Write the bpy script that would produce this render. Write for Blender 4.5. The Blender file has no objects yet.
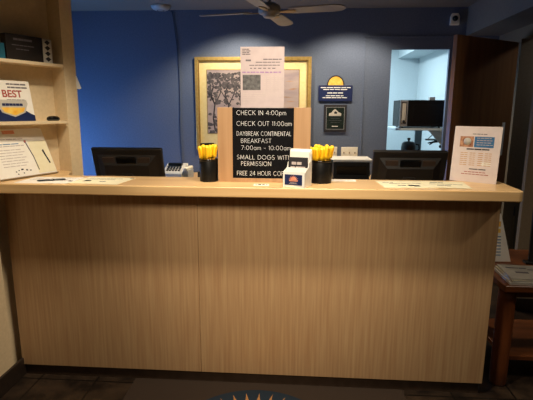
import bpy, bmesh, math, random
from mathutils import Vector, Matrix
random.seed(7)
S = bpy.context.scene
COL = S.collection
PI = math.pi

# ------------------------------------------------------------------ camera
F = 452.0
H = 1.42
ax_r = Vector((0.9977, -0.0166, 0.0661))
R3 = Matrix(((0.998, 0.068, 0.004), (-0.017, 0.194, 0.981), (0.066, -0.979, 0.195)))   # rows: right, up, back  (columns = world X, Y, Z)
right = Vector(R3[0]).normalized()
up = Vector(R3[1]); up = (up - right * up.dot(right)).normalized()
back = right.cross(up)
cam_d = bpy.data.cameras.new('camera')
cam = bpy.data.objects.new('camera', cam_d)
COL.objects.link(cam)
cam_d.sensor_fit = 'HORIZONTAL'; cam_d.sensor_width = 36.0
cam_d.lens = F / 533 * 36.0
cam_d.clip_start = 0.02
M = Matrix((right, up, back)).transposed().to_4x4()
M.translation = (0, 0, H)
cam.matrix_world = M
S.camera = cam

# helper used while laying the room out: a point on a real plane of the room
def ray(px, py):
    return right * ((px - 266.5) / F) + up * ((200 - py) / F) - back
def on_y(px, py, v):
    r = ray(px, py); return Vector((0, 0, H)) + r * (v / r.y)
def on_z(px, py, v):
    r = ray(px, py); return Vector((0, 0, H)) + r * ((v - H) / r.z)

# ------------------------------------------------------------------ materials
def lin(h):
    h = h.lstrip('#')
    c = [int(h[i:i + 2], 16) / 255 for i in (0, 2, 4)]
    return tuple(x / 12.92 if x <= .04045 else ((x + .055) / 1.055) ** 2.4 for x in c) + (1,)

def new_mat(name, rough=.5, metal=0, spec=.5):
    m = bpy.data.materials.new(name); m.use_nodes = True
    b = m.node_tree.nodes['Principled BSDF']
    b.inputs['Roughness'].default_value = rough
    b.inputs['Metallic'].default_value = metal
    b.inputs['Specular IOR Level'].default_value = spec
    return m, b, m.node_tree

def noisy(name, c1, c2=None, scale=20, stretch=(1, 1, 1), rough=.5, metal=0, bump=0, spec=.5, detail=4):
    """two-tone procedural noise, optionally stretched into grain"""
    m, b, t = new_mat(name, rough, metal, spec)
    tc = t.nodes.new('ShaderNodeTexCoord'); mp = t.nodes.new('ShaderNodeMapping')
    mp.inputs['Scale'].default_value = stretch
    n = t.nodes.new('ShaderNodeTexNoise'); n.inputs['Scale'].default_value = scale; n.inputs['Detail'].default_value = detail
    r = t.nodes.new('ShaderNodeValToRGB')
    r.color_ramp.elements[0].color = lin(c1); r.color_ramp.elements[1].color = lin(c2 or c1)
    r.color_ramp.elements[0].position = .3; r.color_ramp.elements[1].position = .7
    t.links.new(tc.outputs['Object'], mp.inputs['Vector']); t.links.new(mp.outputs['Vector'], n.inputs['Vector'])
    t.links.new(n.outputs['Fac'], r.inputs['Fac']); t.links.new(r.outputs['Color'], b.inputs['Base Color'])
    if bump:
        bp = t.nodes.new('ShaderNodeBump'); bp.inputs['Strength'].default_value = bump; bp.inputs['Distance'].default_value = .002
        t.links.new(n.outputs['Fac'], bp.inputs['Height']); t.links.new(bp.outputs['Normal'], b.inputs['Normal'])
    return m

MAT = {}
MAT['maple_front'] = noisy('maple_front', '#B58C64', '#CAA67B', 85, (1, 1, .03), .42, bump=.02, detail=6)
MAT['maple_top'] = noisy('maple_top', '#DBB079', '#ECC892', 30, (.05, 1, 1), .3, bump=.01, detail=6)
MAT['maple_board'] = noisy('maple_board', '#A47D57', '#B48E67', 40, (1, 1, .05), .5, detail=5)
MAT['kick'] = noisy('kick_brown', '#3A2A1E', '#47362A', 30, rough=.5)
MAT['baseboard'] = noisy('baseboard_dark', '#241A14', '#2E231B', 30, rough=.5)
MAT['wall_cream'] = noisy('wall_cream', '#D8C29C', '#E1CBA6', 60, rough=.85, bump=.08)
MAT['wall_taupe'] = noisy('wall_taupe', '#6F5F4B', '#786853', 60, rough=.85, bump=.08)
MAT['wall_blue'] = noisy('wall_blue', '#5A677F', '#647189', 70, rough=.8, bump=.1)
MAT['wall_white'] = noisy('wall_white', '#C3D0D4', '#CBD6DA', 60, rough=.85)
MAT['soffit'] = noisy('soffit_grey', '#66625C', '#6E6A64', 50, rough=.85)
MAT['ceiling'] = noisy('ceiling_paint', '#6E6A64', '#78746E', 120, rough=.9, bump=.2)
MAT['door_wood'] = noisy('door_wood', '#7A5230', '#946640', 18, (1, 1, .08), .35, detail=6)
MAT['shelf_cream'] = noisy('shelf_cream', '#DDC6A0', '#E5CFAB', 60, rough=.6)
MAT['black_felt'] = noisy('black_felt', '#0B0B0D', '#141417', 200, (1, 1, 1), .9, spec=.1)
MAT['black_plastic'] = noisy('black_plastic', '#0D0C0B', '#121110', 80, rough=.4)
MAT['monitor_black'] = noisy('monitor_black', '#14100D', '#1A1511', 90, rough=.45)
MAT['monitor_vent'] = noisy('monitor_vent', '#3A2A1F', '#2A1E16', 8, (1, 1, 60), .55)
MAT['gloss_black'] = noisy('gloss_black', '#060606', '#0A0A0A', 30, rough=.15)
MAT['white_plastic'] = noisy('white_plastic', '#EAE7DF', '#F2EFE8', 40, rough=.4)
MAT['cream_plastic'] = noisy('cream_plastic', '#F6F0DC', '#FBF6E6', 40, rough=.45)
MAT['grey_plastic'] = noisy('grey_plastic', '#9EA2A4', '#A9ADAF', 40, rough=.45)
MAT['dark_grey'] = noisy('dark_grey', '#33363A', '#3B3E42', 40, rough=.5)
MAT['silver'] = noisy('silver_panel', '#A9AEB4', '#B8BDC2', 40, rough=.35, metal=.6)
MAT['letter_white'] = noisy('letter_white', '#F0F0F0', '#FAFAFA', 40, rough=.4)
MAT['microwave_black'] = noisy('microwave_black', '#070707', '#0B0B0C', 30, rough=.45, spec=.25)
MAT['paper'] = noisy('paper_white', '#EFE9DE', '#F4EFE6', 30, rough=.8)
MAT['paper_pink'] = noisy('paper_pinkish', '#E2D2CC', '#E9DAD4', 30, rough=.75)
MAT['paper_cream'] = noisy('paper_cream', '#EBE2BE', '#F1E9CA', 30, rough=.8)
MAT['paper_grey'] = noisy('paper_grey', '#B9B2A6', '#C6BFB2', 30, rough=.8)
MAT['paper_dull'] = noisy('paper_dull_pink', '#B5A5A6', '#BEAEAE', 30, rough=.8)
MAT['ink'] = noisy('ink_grey', '#625B60', '#70696E', 90, rough=.8)
MAT['ink_light'] = noisy('ink_light', '#B9ABA8', '#C2B4B0', 90, rough=.8)
MAT['ink_dark'] = noisy('ink_dark', '#1A181C', '#262329', 90, rough=.7)
MAT['ink_purple'] = noisy('ink_purple', '#A98AAF', '#8E6D97', 90, rough=.8)
MAT['ink_red'] = noisy('ink_red', '#B4594E', '#A44B40', 90, rough=.8)
MAT['ink_orange'] = noisy('ink_orange', '#C99A62', '#D3A56C', 90, rough=.8)
MAT['ink_blue'] = noisy('ink_blue', '#3A78A8', '#2F6A9A', 40, rough=.7)
MAT['ink_blue_dark'] = noisy('ink_blue_dark', '#1B3F66', '#234A73', 40, rough=.7)
MAT['navy'] = noisy('navy', '#16234E', '#1C2A58', 40, rough=.45)
MAT['yellow'] = noisy('pen_yellow', '#F5C012', '#FACE2C', 60, rough=.35)
MAT['yellow_deep'] = noisy('pen_yellow_deep', '#D99A06', '#E0A40D', 60, rough=.4)
MAT['sun_yellow'] = noisy('sun_yellow', '#F0A92A', '#F6D468', 30, rough=.5)
MAT['sun_coral'] = noisy('sun_coral', '#E58A6B', '#EFA786', 60, rough=.5)
MAT['gold'] = noisy('gold_frame', '#B49450', '#C9AC69', 40, rough=.35, metal=.35)
MAT['gold_dark'] = noisy('gold_frame_inner', '#8E7038', '#9C7D43', 40, rough=.4, metal=.3)
MAT['mat_cream'] = noisy('picture_mat', '#E2CF91', '#E8D79E', 40, rough=.8)
MAT['teal'] = noisy('teal_cover', '#1E5C70', '#256A80', 30, rough=.5)
MAT['book_dark'] = noisy('book_dark', '#1B1512', '#2A211B', 25, rough=.5)
MAT['table_wood'] = noisy('table_wood', '#6B3A1C', '#8A4E28', 20, (.15, 1, 1), .35, detail=6)
MAT['leg_wood'] = noisy('leg_wood', '#6A371A', '#824823', 20, (1, 1, .15), .35, detail=6)
MAT['fan_grey'] = noisy('fan_grey', '#857D72', '#8F877C', 30, (.2, 1, 1), .45)
MAT['mat_brown'] = noisy('mat_brown', '#2B1E16', '#38291B', 250, rough=.95, bump=.3)
MAT['mat_navy'] = noisy('mat_navy', '#13283A', '#1B3448', 250, rough=.95)
MAT['mat_tan'] = noisy('mat_tan', '#A0703F', '#B07C4A', 250, rough=.95)
MAT['blue_pole'] = noisy('blue_pole', '#56789C', '#6485A8', 40, rough=.4)
MAT['tan_panel'] = noisy('tan_panel', '#8D7654', '#9B8460', 30, rough=.7)
MAT['cable_blue'] = noisy('cable_dark_blue', '#18243C', '#1E2C48', 40, rough=.5)

def tile_mat():
    m, b, t = new_mat('floor_slate_tile', .35)
    tc = t.nodes.new('ShaderNodeTexCoord'); mp = t.nodes.new('ShaderNodeMapping')
    mp.inputs['Location'].default_value = (.12, .06, 0)
    br = t.nodes.new('ShaderNodeTexBrick'); br.offset = 0; br.squash = 1
    br.inputs['Scale'].default_value = 1
    br.inputs['Brick Width'].default_value = .31; br.inputs['Row Height'].default_value = .31
    br.inputs['Mortar Size'].default_value = .005
    br.inputs['Mortar'].default_value = lin('#15100C')
    n = t.nodes.new('ShaderNodeTexNoise'); n.inputs['Scale'].default_value = 9; n.inputs['Detail'].default_value = 6
    r = t.nodes.new('ShaderNodeValToRGB')
    r.color_ramp.elements[0].color = lin('#1C1511'); r.color_ramp.elements[1].color = lin('#403226')
    r.color_ramp.elements[0].position = .35; r.color_ramp.elements[1].position = .7
    t.links.new(tc.outputs['Object'], mp.inputs['Vector']); t.links.new(mp.outputs['Vector'], br.inputs['Vector'])
    t.links.new(tc.outputs['Object'], n.inputs['Vector']); t.links.new(n.outputs['Fac'], r.inputs['Fac'])
    t.links.new(r.outputs['Color'], br.inputs['Color1']); t.links.new(r.outputs['Color'], br.inputs['Color2'])
    t.links.new(br.outputs['Color'], b.inputs['Base Color'])
    bp = t.nodes.new('ShaderNodeBump'); bp.inputs['Strength'].default_value = .25; bp.inputs['Distance'].default_value = .004
    t.links.new(n.outputs['Fac'], bp.inputs['Height']); t.links.new(bp.outputs['Normal'], b.inputs['Normal'])
    return m
MAT['tile'] = tile_mat()

def emit_mat(name, c, s):
    m = bpy.data.materials.new(name); m.use_nodes = True
    t = m.node_tree; t.nodes.clear()
    e = t.nodes.new('ShaderNodeEmission'); o = t.nodes.new('ShaderNodeOutputMaterial')
    e.inputs['Color'].default_value = c; e.inputs['Strength'].default_value = s
    t.links.new(e.outputs[0], o.inputs[0]); return m

# ------------------------------------------------------------------ mesh building
class MB:
    def __init__(self): self.bm = bmesh.new()
    def _merge(self, other, mx=None):
        me = bpy.data.meshes.new('tmp'); other.to_mesh(me); other.free()
        if mx is not None: me.transform(mx)
        self.bm.from_mesh(me); bpy.data.meshes.remove(me); return self
    def box(self, x0, x1, y0, y1, z0, z1, bev=0, seg=2, mx=None):
        b = bmesh.new()
        bmesh.ops.create_cube(b, size=1)
        bmesh.ops.scale(b, vec=(x1 - x0, y1 - y0, z1 - z0), verts=b.verts)
        bmesh.ops.translate(b, vec=((x0 + x1) / 2, (y0 + y1) / 2, (z0 + z1) / 2), verts=b.verts)
        if bev: bmesh.ops.bevel(b, geom=b.edges[:], offset=bev, segments=seg, affect='EDGES', profile=.5)
        return self._merge(b, mx)
    def prism(self, pts, a, c, axis='z', bev=0, seg=2, mx=None):
        """polygon pts extruded between a and c along axis; pts are (x,y) for z, (x,z) for y, (y,z) for x"""
        b = bmesh.new()
        def v(p, h):
            return {'z': (p[0], p[1], h), 'y': (p[0], h, p[1]), 'x': (h, p[0], p[1])}[axis]
        lo = [b.verts.new(v(p, a)) for p in pts]; hi = [b.verts.new(v(p, c)) for p in pts]
        b.faces.new(lo); b.faces.new(hi)
        n = len(pts)
        for i in range(n): b.faces.new((lo[i], lo[(i + 1) % n], hi[(i + 1) % n], hi[i]))
        bmesh.ops.recalc_face_normals(b, faces=b.faces)
        if bev: bmesh.ops.bevel(b, geom=b.edges[:], offset=bev, segments=seg, affect='EDGES', profile=.5)
        return self._merge(b, mx)
    def lathe(self, prof, n=32, cx=0, cy=0, mx=None):
        """profile [(r,z)...] spun about z"""
        b = bmesh.new(); rings = []
        for r, z in prof:
            if r < 1e-6: rings.append([b.verts.new((cx, cy, z))])
            else: rings.append([b.verts.new((cx + r * math.cos(2 * PI * k / n), cy + r * math.sin(2 * PI * k / n), z)) for k in range(n)])
        for A, B in zip(rings, rings[1:]):
            for k in range(n):
                k2 = (k + 1) % n
                if len(A) == 1 and len(B) == 1: continue
                if len(A) == 1: b.faces.new((A[0], B[k], B[k2]))
                elif len(B) == 1: b.faces.new((A[k], A[k2], B[0]))
                else: b.faces.new((A[k], A[k2], B[k2], B[k]))
        bmesh.ops.recalc_face_normals(b, faces=b.faces)
        for f in b.faces: f.smooth = True
        return self._merge(b, mx)
    def tube(self, pts, r, n=10, mx=None):
        b = bmesh.new(); rings = []; pts = [Vector(p) for p in pts]
        for i, p in enumerate(pts):
            t = (pts[min(i + 1, len(pts) - 1)] - pts[max(i - 1, 0)]).normalized()
            a = t.orthogonal().normalized() if i == 0 else (a0 - t * a0.dot(t)).normalized()
            a0 = a; c = t.cross(a)
            rr = r[i] if isinstance(r, (list, tuple)) else r
            rings.append([b.verts.new(p + a * rr * math.cos(2 * PI * k / n) + c * rr * math.sin(2 * PI * k / n)) for k in range(n)])
        for A, B in zip(rings, rings[1:]):
            for k in range(n): b.faces.new((A[k], A[(k + 1) % n], B[(k + 1) % n], B[k]))
        b.faces.new(rings[0]); b.faces.new(rings[-1])
        bmesh.ops.recalc_face_normals(b, faces=b.faces)
        for f in b.faces: f.smooth = len(f.verts) == 4
        return self._merge(b, mx)
    def add_mesh(self, me, mx=None):
        if mx is not None: me.transform(mx)
        self.bm.from_mesh(me); return self
    def build(self, name, mat, parent=None):
        me = bpy.data.meshes.new(name); self.bm.to_mesh(me); self.bm.free()
        me.materials.append(MAT[mat] if isinstance(mat, str) else mat)
        try: me.shade_auto_smooth(angle=.6)
        except Exception: pass
        o = bpy.data.objects.new(name, me); COL.objects.link(o)
        if parent is not None: o.parent = parent
        return o

def tag(o, label, cat, group=None):
    o['label'] = label; o['category'] = cat
    if group: o['group'] = group
    return o
def thing(name, label, cat, loc=(0, 0, 0), rotz=0, tilt=0, group=None):
    o = bpy.data.objects.new(name, None); COL.objects.link(o)
    o.empty_display_size = .05
    o.location = loc; o.rotation_euler = (tilt, 0, rotz)
    return tag(o, label, cat, group)
def struct(mb, name, mat):
    o = mb.build(name, mat); o['kind'] = 'structure'; return o

def bars(parent, mat, rects, w, h, y, name='printed_text', dx=0, dz=0, t=.0006):
    """printed marks: raised slivers on a page of size w x h whose face is at local y; rects in fractions (u0,u1,v0,v1), v from the top"""
    m = MB()
    for u0, u1, v0, v1 in rects:
        m.box(dx - w / 2 + u0 * w, dx - w / 2 + u1 * w, y - t, y + .0002, dz + h - v1 * h, dz + h - v0 * h)
    return m.build(name, mat, parent)

def words(u0, u1, v, hgt, n=5, gap=.012):
    """one unreadable printed line split into word-like strokes"""
    ws = [random.uniform(.6, 1.4) for _ in range(n)]; tot = sum(ws); L = (u1 - u0) - gap * (n - 1); out = []; u = u0
    for k in ws:
        l = L * k / tot; out.append((u, u + l, v, v + hgt)); u += l + gap
    return out

def text(parent, body, x, z, width, cap, y, mat, name='lettering', bold=0, depth=.0012):
    def mk(s):
        cu = bpy.data.curves.new('t', 'FONT'); cu.body = s; cu.size = 1; cu.extrude = .01; cu.offset = bold
        o = bpy.data.objects.new('t', cu); COL.objects.link(o)
        bpy.context.view_layer.update()
        dg = bpy.context.evaluated_depsgraph_get()
        me = bpy.data.meshes.new_from_object(o.evaluated_get(dg), depsgraph=dg)
        bpy.data.objects.remove(o); bpy.data.curves.remove(cu); return me
    hm = mk('H'); ch = max(v.co.y for v in hm.vertices) - min(v.co.y for v in hm.vertices); bpy.data.meshes.remove(hm)
    me = mk(body)
    x0 = min(v.co.x for v in me.vertices); x1 = max(v.co.x for v in me.vertices)
    sx = width / (x1 - x0); sz = cap / ch
    for v in me.vertices:
        a, b_, c = v.co
        v.co = (x + (a - x0) * sx, y - (depth if c > 0 else -.0002), z + b_ * sz)
    me.name = name; me.materials.clear(); me.materials.append(MAT[mat])
    o = bpy.data.objects.new(name, me); COL.objects.link(o); o.parent = parent
    return o

def arc(cx, cz, rx, rz, a0, a1, n=10):
    return [(cx + rx * math.cos(math.radians(a0 + (a1 - a0) * k / n)), cz + rz * math.sin(math.radians(a0 + (a1 - a0) * k / n))) for k in range(n + 1)]
GL = {   # thin plastic letters as strokes: (advance, [polylines]) in cap heights
    'C': (.80, [arc(.44, .5, .42, .5, 48, 312, 16)]), 'O': (.90, [arc(.45, .5, .44, .5, 0, 360, 22)]), 'G': (.88, [arc(.45, .5, .43, .5, 45, 360, 16) + [(.55, .5)]]),
    'H': (.68, [[(.04, 0), (.04, 1)], [(.64, 0), (.64, 1)], [(.04, .5), (.64, .5)]]), 'E': (.52, [[(.5, 0), (.04, 0), (.04, 1), (.5, 1)], [(.04, .52), (.44, .52)]]),
    'F': (.50, [[(.04, 0), (.04, 1), (.5, 1)], [(.04, .52), (.42, .52)]]), 'L': (.46, [[(.04, 1), (.04, 0), (.46, 0)]]), 'I': (.10, [[(.05, 0), (.05, 1)]]),
    'K': (.62, [[(.04, 0), (.04, 1)], [(.58, 1), (.05, .45)], [(.2, .6), (.62, 0)]]), 'N': (.72, [[(.04, 0), (.04, 1), (.68, 0), (.68, 1)]]),
    'M': (.84, [[(.04, 0), (.1, 1), (.42, .15), (.74, 1), (.8, 0)]]), 'W': (.98, [[(0, 1), (.25, 0), (.49, .9), (.73, 0), (.98, 1)]]),
    'A': (.74, [[(0, 0), (.37, 1), (.74, 0)], [(.14, .34), (.6, .34)]]), 'Y': (.64, [[(0, 1), (.32, .48), (.64, 1)], [(.32, .48), (.32, 0)]]),
    'T': (.58, [[(0, 1), (.58, 1)], [(.29, 1), (.29, 0)]]), 'U': (.66, [[(.04, 1), (.04, .32)] + arc(.33, .31, .29, .31, 180, 360, 10) + [(.62, 1)]]),
    'D': (.72, [[(.04, 0), (.04, 1)], [(.04, 1), (.22, 1)] + arc(.22, .5, .46, .5, 90, -90, 12) + [(.04, 0)]]),
    'B': (.56, [[(.04, 0), (.04, 1), (.26, 1)] + arc(.26, .77, .22, .23, 90, -90, 8) + [(.04, .54)], [(.26, .54)] + arc(.26, .27, .27, .27, 90, -90, 8) + [(.04, 0)]]),
    'P': (.54, [[(.04, 0), (.04, 1), (.24, 1)] + arc(.24, .74, .26, .26, 90, -90, 8) + [(.04, .48)]]),
    'R': (.56, [[(.04, 0), (.04, 1), (.24, 1)] + arc(.24, .74, .25, .26, 90, -90, 8) + [(.04, .48)], [(.24, .48), (.54, 0)]]),
    'S': (.54, [arc(.27, .76, .22, .24, 35, 265, 10) + arc(.27, .26, .25, .26, 85, -150, 10)]),
    '0': (.66, [arc(.33, .5, .3, .5, 0, 360, 18)]), '1': (.22, [[(.02, .84), (.16, 1), (.16, 0)]]), '4': (.62, [[(.46, 0), (.46, 1), (0, .28), (.62, .28)]]),
    '7': (.54, [[(0, 1), (.54, 1), (.16, 0)]]), '2': (.54, [arc(.27, .73, .24, .27, 170, -35, 10) + [(.0, 0), (.54, 0)]]), ':': (.14, [[(.07, .08), (.07, .2)], [(.07, .52), (.07, .64)]]),
    '-': (.34, [[(0, .42), (.34, .42)]]), ' ': (.30, []),
    'a': (.56, [arc(.26, .33, .25, .33, 0, 360, 16), [(.53, .66), (.53, 0)]]), 'p': (.58, [arc(.32, .33, .25, .33, 0, 360, 16), [(.04, .66), (.04, -.3)]]),
    'm': (.78, [[(.04, 0), (.04, .66)], arc(.21, .46, .17, .2, 180, 0, 8) + [(.38, 0)], arc(.56, .46, .18, .2, 180, 0, 8) + [(.74, 0)]]),
}
def board_text(parent, body, x, z, width, cap, y, mat, sw=.068):
    tot = sum(GL[c][0] + .2 for c in body) - .2; sx = width / tot; m = MB(); u = 0
    hw = cap * sw / 2
    for c in body:
        adv, pls = GL[c]
        for pl in pls:
            q = [Vector((x + (u + p[0]) * sx, z + p[1] * cap)) for p in pl]
            for a, b in zip(q, q[1:]):
                dv = b - a
                if dv.length < 1e-6: continue
                dv.normalize(); nn = Vector((-dv.y, dv.x)) * hw; a2 = a - dv * hw * .6; b2 = b + dv * hw * .6
                m.prism([tuple(a2 - nn), tuple(a2 + nn), tuple(b2 + nn), tuple(b2 - nn)], y - .0012, y + .0003, 'y')
        u += adv + .2
    return m.build('lettering', mat, parent)

# ------------------------------------------------------------------ the setting
CZ = 2.435
YB = 4.9
struct(MB().box(-4.2, 4.2, -3.2, 7.2, -.1, 0), 'floor', 'tile')
struct(MB().box(-4.2, 4.2, -3.2, 7.2, CZ, CZ + .1), 'ceiling', 'ceiling')
# left wall: solid mass with an angled niche for the shelves
U = Vector((.401, .916)).normalized(); N = Vector((-U.y, U.x))           # along the niche, into the niche
P = Vector((-1.278, 2.478)); Q = P - U * .425; Rr = P + U * .078
WX = -1.472
ND = .10
nb0 = Q + N * ND; nb1 = P + N * ND
far = Rr + N * .75
struct(MB().prism([(WX, -3.2), (WX, Q.y - .02), (nb0.x, nb0.y), (nb1.x, nb1.y), (P.x, P.y), (Rr.x, Rr.y), (far.x, far.y), (-2.4, far.y), (-2.4, -3.2)], 0, CZ), 'wall_left', 'wall_cream')
struct(MB().box(WX, WX + .014, -3.2, 2.24, 0, .1, .003), 'baseboard_left', 'baseboard')
# back wall with a doorway into the lit room
DX0, DX1, DZ = .945, 1.524, 2.035
struct(MB().box(-3.1, DX0, YB, YB + .04, 0, CZ).box(DX1, 2.1, YB, YB + .04, 0, CZ).box(DX0, DX1, YB, YB + .04, DZ, CZ), 'wall_back', 'wall_blue')
struct(MB().box(-3.2, -3.1, far.y, YB + .12, 0, .35).box(-3.2, -3.1, far.y, YB + .12, 1.15, CZ).box(-3.2, -3.1, far.y, 3.8, .35, 1.15).box(-3.2, -3.1, 4.7, YB + .12, .35, 1.15), 'wall_office_left', 'wall_blue')
struct(MB().box(-3.2, -2.4, far.y - .1, far.y, 0, CZ), 'wall_office_front', 'wall_blue')
# thin mouldings that panel the wall round the doorway
struct(MB().box(.668, .682, YB - .008, YB, 0, 2.16, .002), 'trim_1', 'wall_blue')
struct(MB().box(.668, 1.67, YB - .008, YB, 2.15, 2.166, .002), 'trim_2', 'wall_blue')
# right side: side wall with door opening, dropped soffit, nearer wall end
RX = 2.0
struct(MB().box(RX, RX + .1, 4.42, YB + .12, 0, CZ).box(RX, RX + .1, 3.3, 4.42, 2.06, CZ).box(RX, RX + .1, 3.24, 3.48, 0, 2.06), 'wall_right', 'wall_taupe')
struct(MB().box(1.67, RX, 3.3, YB, 2.16, CZ), 'trim_3', 'soffit')
struct(MB().box(1.575, 3.6, 3.2, 3.24, 0, CZ), 'wall_right_front', 'wall_taupe')
struct(MB().box(1.575, 3.6, 3.188, 3.2, 0, .09, .003), 'baseboard_right', 'baseboard')
struct(MB().box(3.5, 3.6, -3.2, 3.2, 0, CZ), 'wall_lobby_right', 'wall_taupe')
struct(MB().box(3.2, 3.3, 3.3, 4.6, 0, CZ), 'wall_side_room', 'wall_taupe')
struct(MB().box(2.1, 3.3, 4.6, 4.7, 0, CZ), 'wall_side_room_back', 'wall_taupe')
# room beyond the doorway
struct(MB().box(-.2, 1.75, 7.0, 7.1, 0, CZ), 'wall_far', 'wall_white')
struct(MB().box(1.75, 1.85, YB + .12, 7.1, 0, CZ), 'wall_far_right', 'wall_white')
struct(MB().box(-.3, -.2, YB + .12, 7.1, 0, CZ), 'wall_far_left', 'wall_white')
struct(MB().box(1.45, 1.75, YB + .13, 7.0, 2.17, CZ - .002), 'trim_4', 'wall_white')
struct(MB().box(-.2, 1.45, YB + .13, 7.0, CZ - .03, CZ), 'ceiling_far', 'wall_white')
# open dark door, hinged on the right wall
hx, hy = 1.955, 4.40; fx, fy = 1.26, 3.93
d = Vector((fx - hx, fy - hy)); dl = d.length; da = math.atan2(d.y, d.x)
dm = Matrix.Translation((hx, hy, 0)) @ Matrix.Rotation(da, 4, 'Z')
door = struct(MB().box(0, dl, -.02, .02, .01, 2.025, .003, mx=dm), 'door_1', 'door_wood')
hm = MB()
for z in (.3, 1.1, 1.85): hm.lathe([(0, z - .05), (.008, z - .05), (.008, z + .05), (0, z + .05)], 12, 0, 0, mx=dm @ Matrix.Translation((.0, -.026, 0)))
hm.build('hinge', 'silver', door)
MB().lathe([(0, 0), (.03, 0), (.03, .008), (.012, .012), (.012, .04), (.026, .045), (.03, .06), (.02, .075), (0, .078)], 20,
           mx=dm @ Matrix.Translation((dl - .07, .02, .95)) @ Matrix.Rotation(-PI / 2, 4, 'X')).build('door_knob', 'silver', door)
# daylight window in the office's left wall (behind the shelf post)
wn = struct(MB().box(-3.17, -3.13, 3.8, 4.7, .35, .39).box(-3.17, -3.13, 3.8, 4.7, 1.11, 1.15).box(-3.17, -3.13, 3.8, 3.84, .39, 1.11).box(-3.17, -3.13, 4.66, 4.7, .39, 1.11), 'window_1', 'white_plastic')
MB().box(-3.155, -3.15, 3.84, 4.66, .39, 1.11).build('window_pane', emit_mat('daylight', (.16, .42, 1, 1), 22.0), wn)

# ------------------------------------------------------------------ reception counter
LT = 1.076; LB = 1.028
ct = thing('reception_counter', 'long maple laminate reception counter with an overhanging ledge, on dark tile floor', 'counter', (-.25, 2.2, 0))
off = Vector((.25, -2.2, 0))
def C(mb, name, mat, par=ct):
    mb.bm.transform(Matrix.Translation(off)); return mb.build(name, mat, par)
C(MB().box(-1.468, -.4861, 2.14, 2.16, .062, LB, .0015), 'front_panel', 'maple_front')
C(MB().box(-.4849, .957, 2.14, 2.16, .062, LB, .0015), 'front_panel', 'maple_front')
C(MB().box(.937, .957, 2.16, 2.3, .062, LB, .001), 'end_panel', 'maple_front')
C(MB().box(-1.19, .937, 2.285, 2.3, .0, LB, .001), 'back_panel', 'maple_front')
C(MB().box(-1.465, .945, 2.152, 2.17, 0, .062), 'toe_kick', 'kick')
e = .004
lp = [(WX + .003, 2.013), (.975, 2.013), (.99, 2.018), (.997, 2.03), (1.012, 2.312), (-1.215, 2.312), tuple(P - U * .01 + Vector((.004, 0))), tuple(nb1 - U * e - N * e), tuple(nb0 + U * e - N * e), (WX + .003, Q.y - .022)]
C(MB().prism(lp, LB, LT, bev=.005, seg=3), 'countertop', 'maple_top')
wd_ = thing('work_desk', 'low maple work desk behind the reception counter carrying both monitors', 'desk', (-.25, 2.75, 0))
off = Vector((.25, -2.75, 0))
C(MB().prism([(-1.19, 2.33), (.93, 2.33), (.93, 3.12), (-1.45, 3.12), (-1.45, 2.74), (-1.19, 2.64)], .71, .74, bev=.003), 'desktop', 'maple_top', wd_)
for x in (-1.15, .85): C(MB().box(x, x + .03, 2.4, 3.05, 0, .71, .002), 'desk_side', 'maple_front', wd_)

# ------------------------------------------------------------------ floor mat with sun emblem
fm = thing('floor_mat', 'dark brown entrance mat with a navy sun emblem on the floor before the counter', 'mat', (-.145, 1.63, 0))
MB().box(-.7, .71, -.5, .515, 0, .008, .003).build('mat_base', 'mat_brown', fm)
MB().lathe([(0, .0075), (.39, .0075), (.39, .0088), (0, .0088)], 96, -.025, .062).build('emblem_disc', 'mat_navy', fm)
rm = MB()
for k in range(34):
    a = 2 * PI * k / 34 + PI / 34
    def pt(r, da): return (-.025 + r * math.cos(a + da), .062 + r * math.sin(a + da))
    rm.prism([pt(.24, -.075), pt(.365, 0), pt(.24, .075)], .0086, .0095)
rm.build('emblem_rays', 'mat_tan', fm)
MB().lathe([(0, .0088), (.2, .0088), (.2, .0098), (0, .0098)], 64, -.025, .062).build('emblem_sun', 'sun_yellow', fm)

# ------------------------------------------------------------------ letter board and the sheet above it
BX0, BX1, BY = -.383, .062, 2.18
bw = BX1 - BX0; bh = .357
lb = thing('letter_board', 'black letter board in a wide pale wood frame listing check in times, on the counter', 'sign', ((BX0 + BX1) / 2, BY, LT))
FX0, FX1 = .072 - bw / 2, bw / 2 - .08          # felt edges
MB().box(-bw / 2, FX0, -.012, .012, 0, bh, .0015).build('frame_side', 'maple_board', lb)
MB().box(FX1, bw / 2, -.012, .012, 0, bh, .0015).build('frame_side', 'maple_board', lb)
MB().box(FX0, FX1, -.012, .012, 0, .019, .0015).build('frame_bottom', 'maple_board', lb)
MB().box(FX0, FX1, -.008, .010, .019, bh - .002).build('felt_panel', 'black_felt', lb)
fw = FX1 - FX0; fh = bh - .021
def LX(x): return FX0 + (x - 34) / 258 * fw
def LZ(y): return .019 + (345 - y) / 293 * fh
for s, x0, x1, y1, cap in [('CHECK IN 4:00pm', 48, 259, 83, 18.5), ('CHECK OUT 11:00am', 48, 283, 127, 18.5), ('DAYBREAK CONTINENTAL', 48, 281, 168, 18),
                           ('BREAKFAST', 66, 198, 198, 18), ('7:00am - 10:00am', 67, 281, 227, 18), ('SMALL DOGS WITH', 48, 284, 267, 18.5),
                           ('PERMISSION', 66, 198, 294, 18.5), ('FREE 24 HOUR COFFEE', 48, 286, 335, 18.5)]:
    board_text(lb, s, LX(x0 + 4), LZ(y1 - 2.5), (x1 - x0 - 4) / 258 * fw, cap * .95 / 293 * fh, -.008, 'letter_white')
MB().box(-.12, .12, .012, .06, 0, .02, .003).build('stand_foot', 'maple_board', lb)

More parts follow.
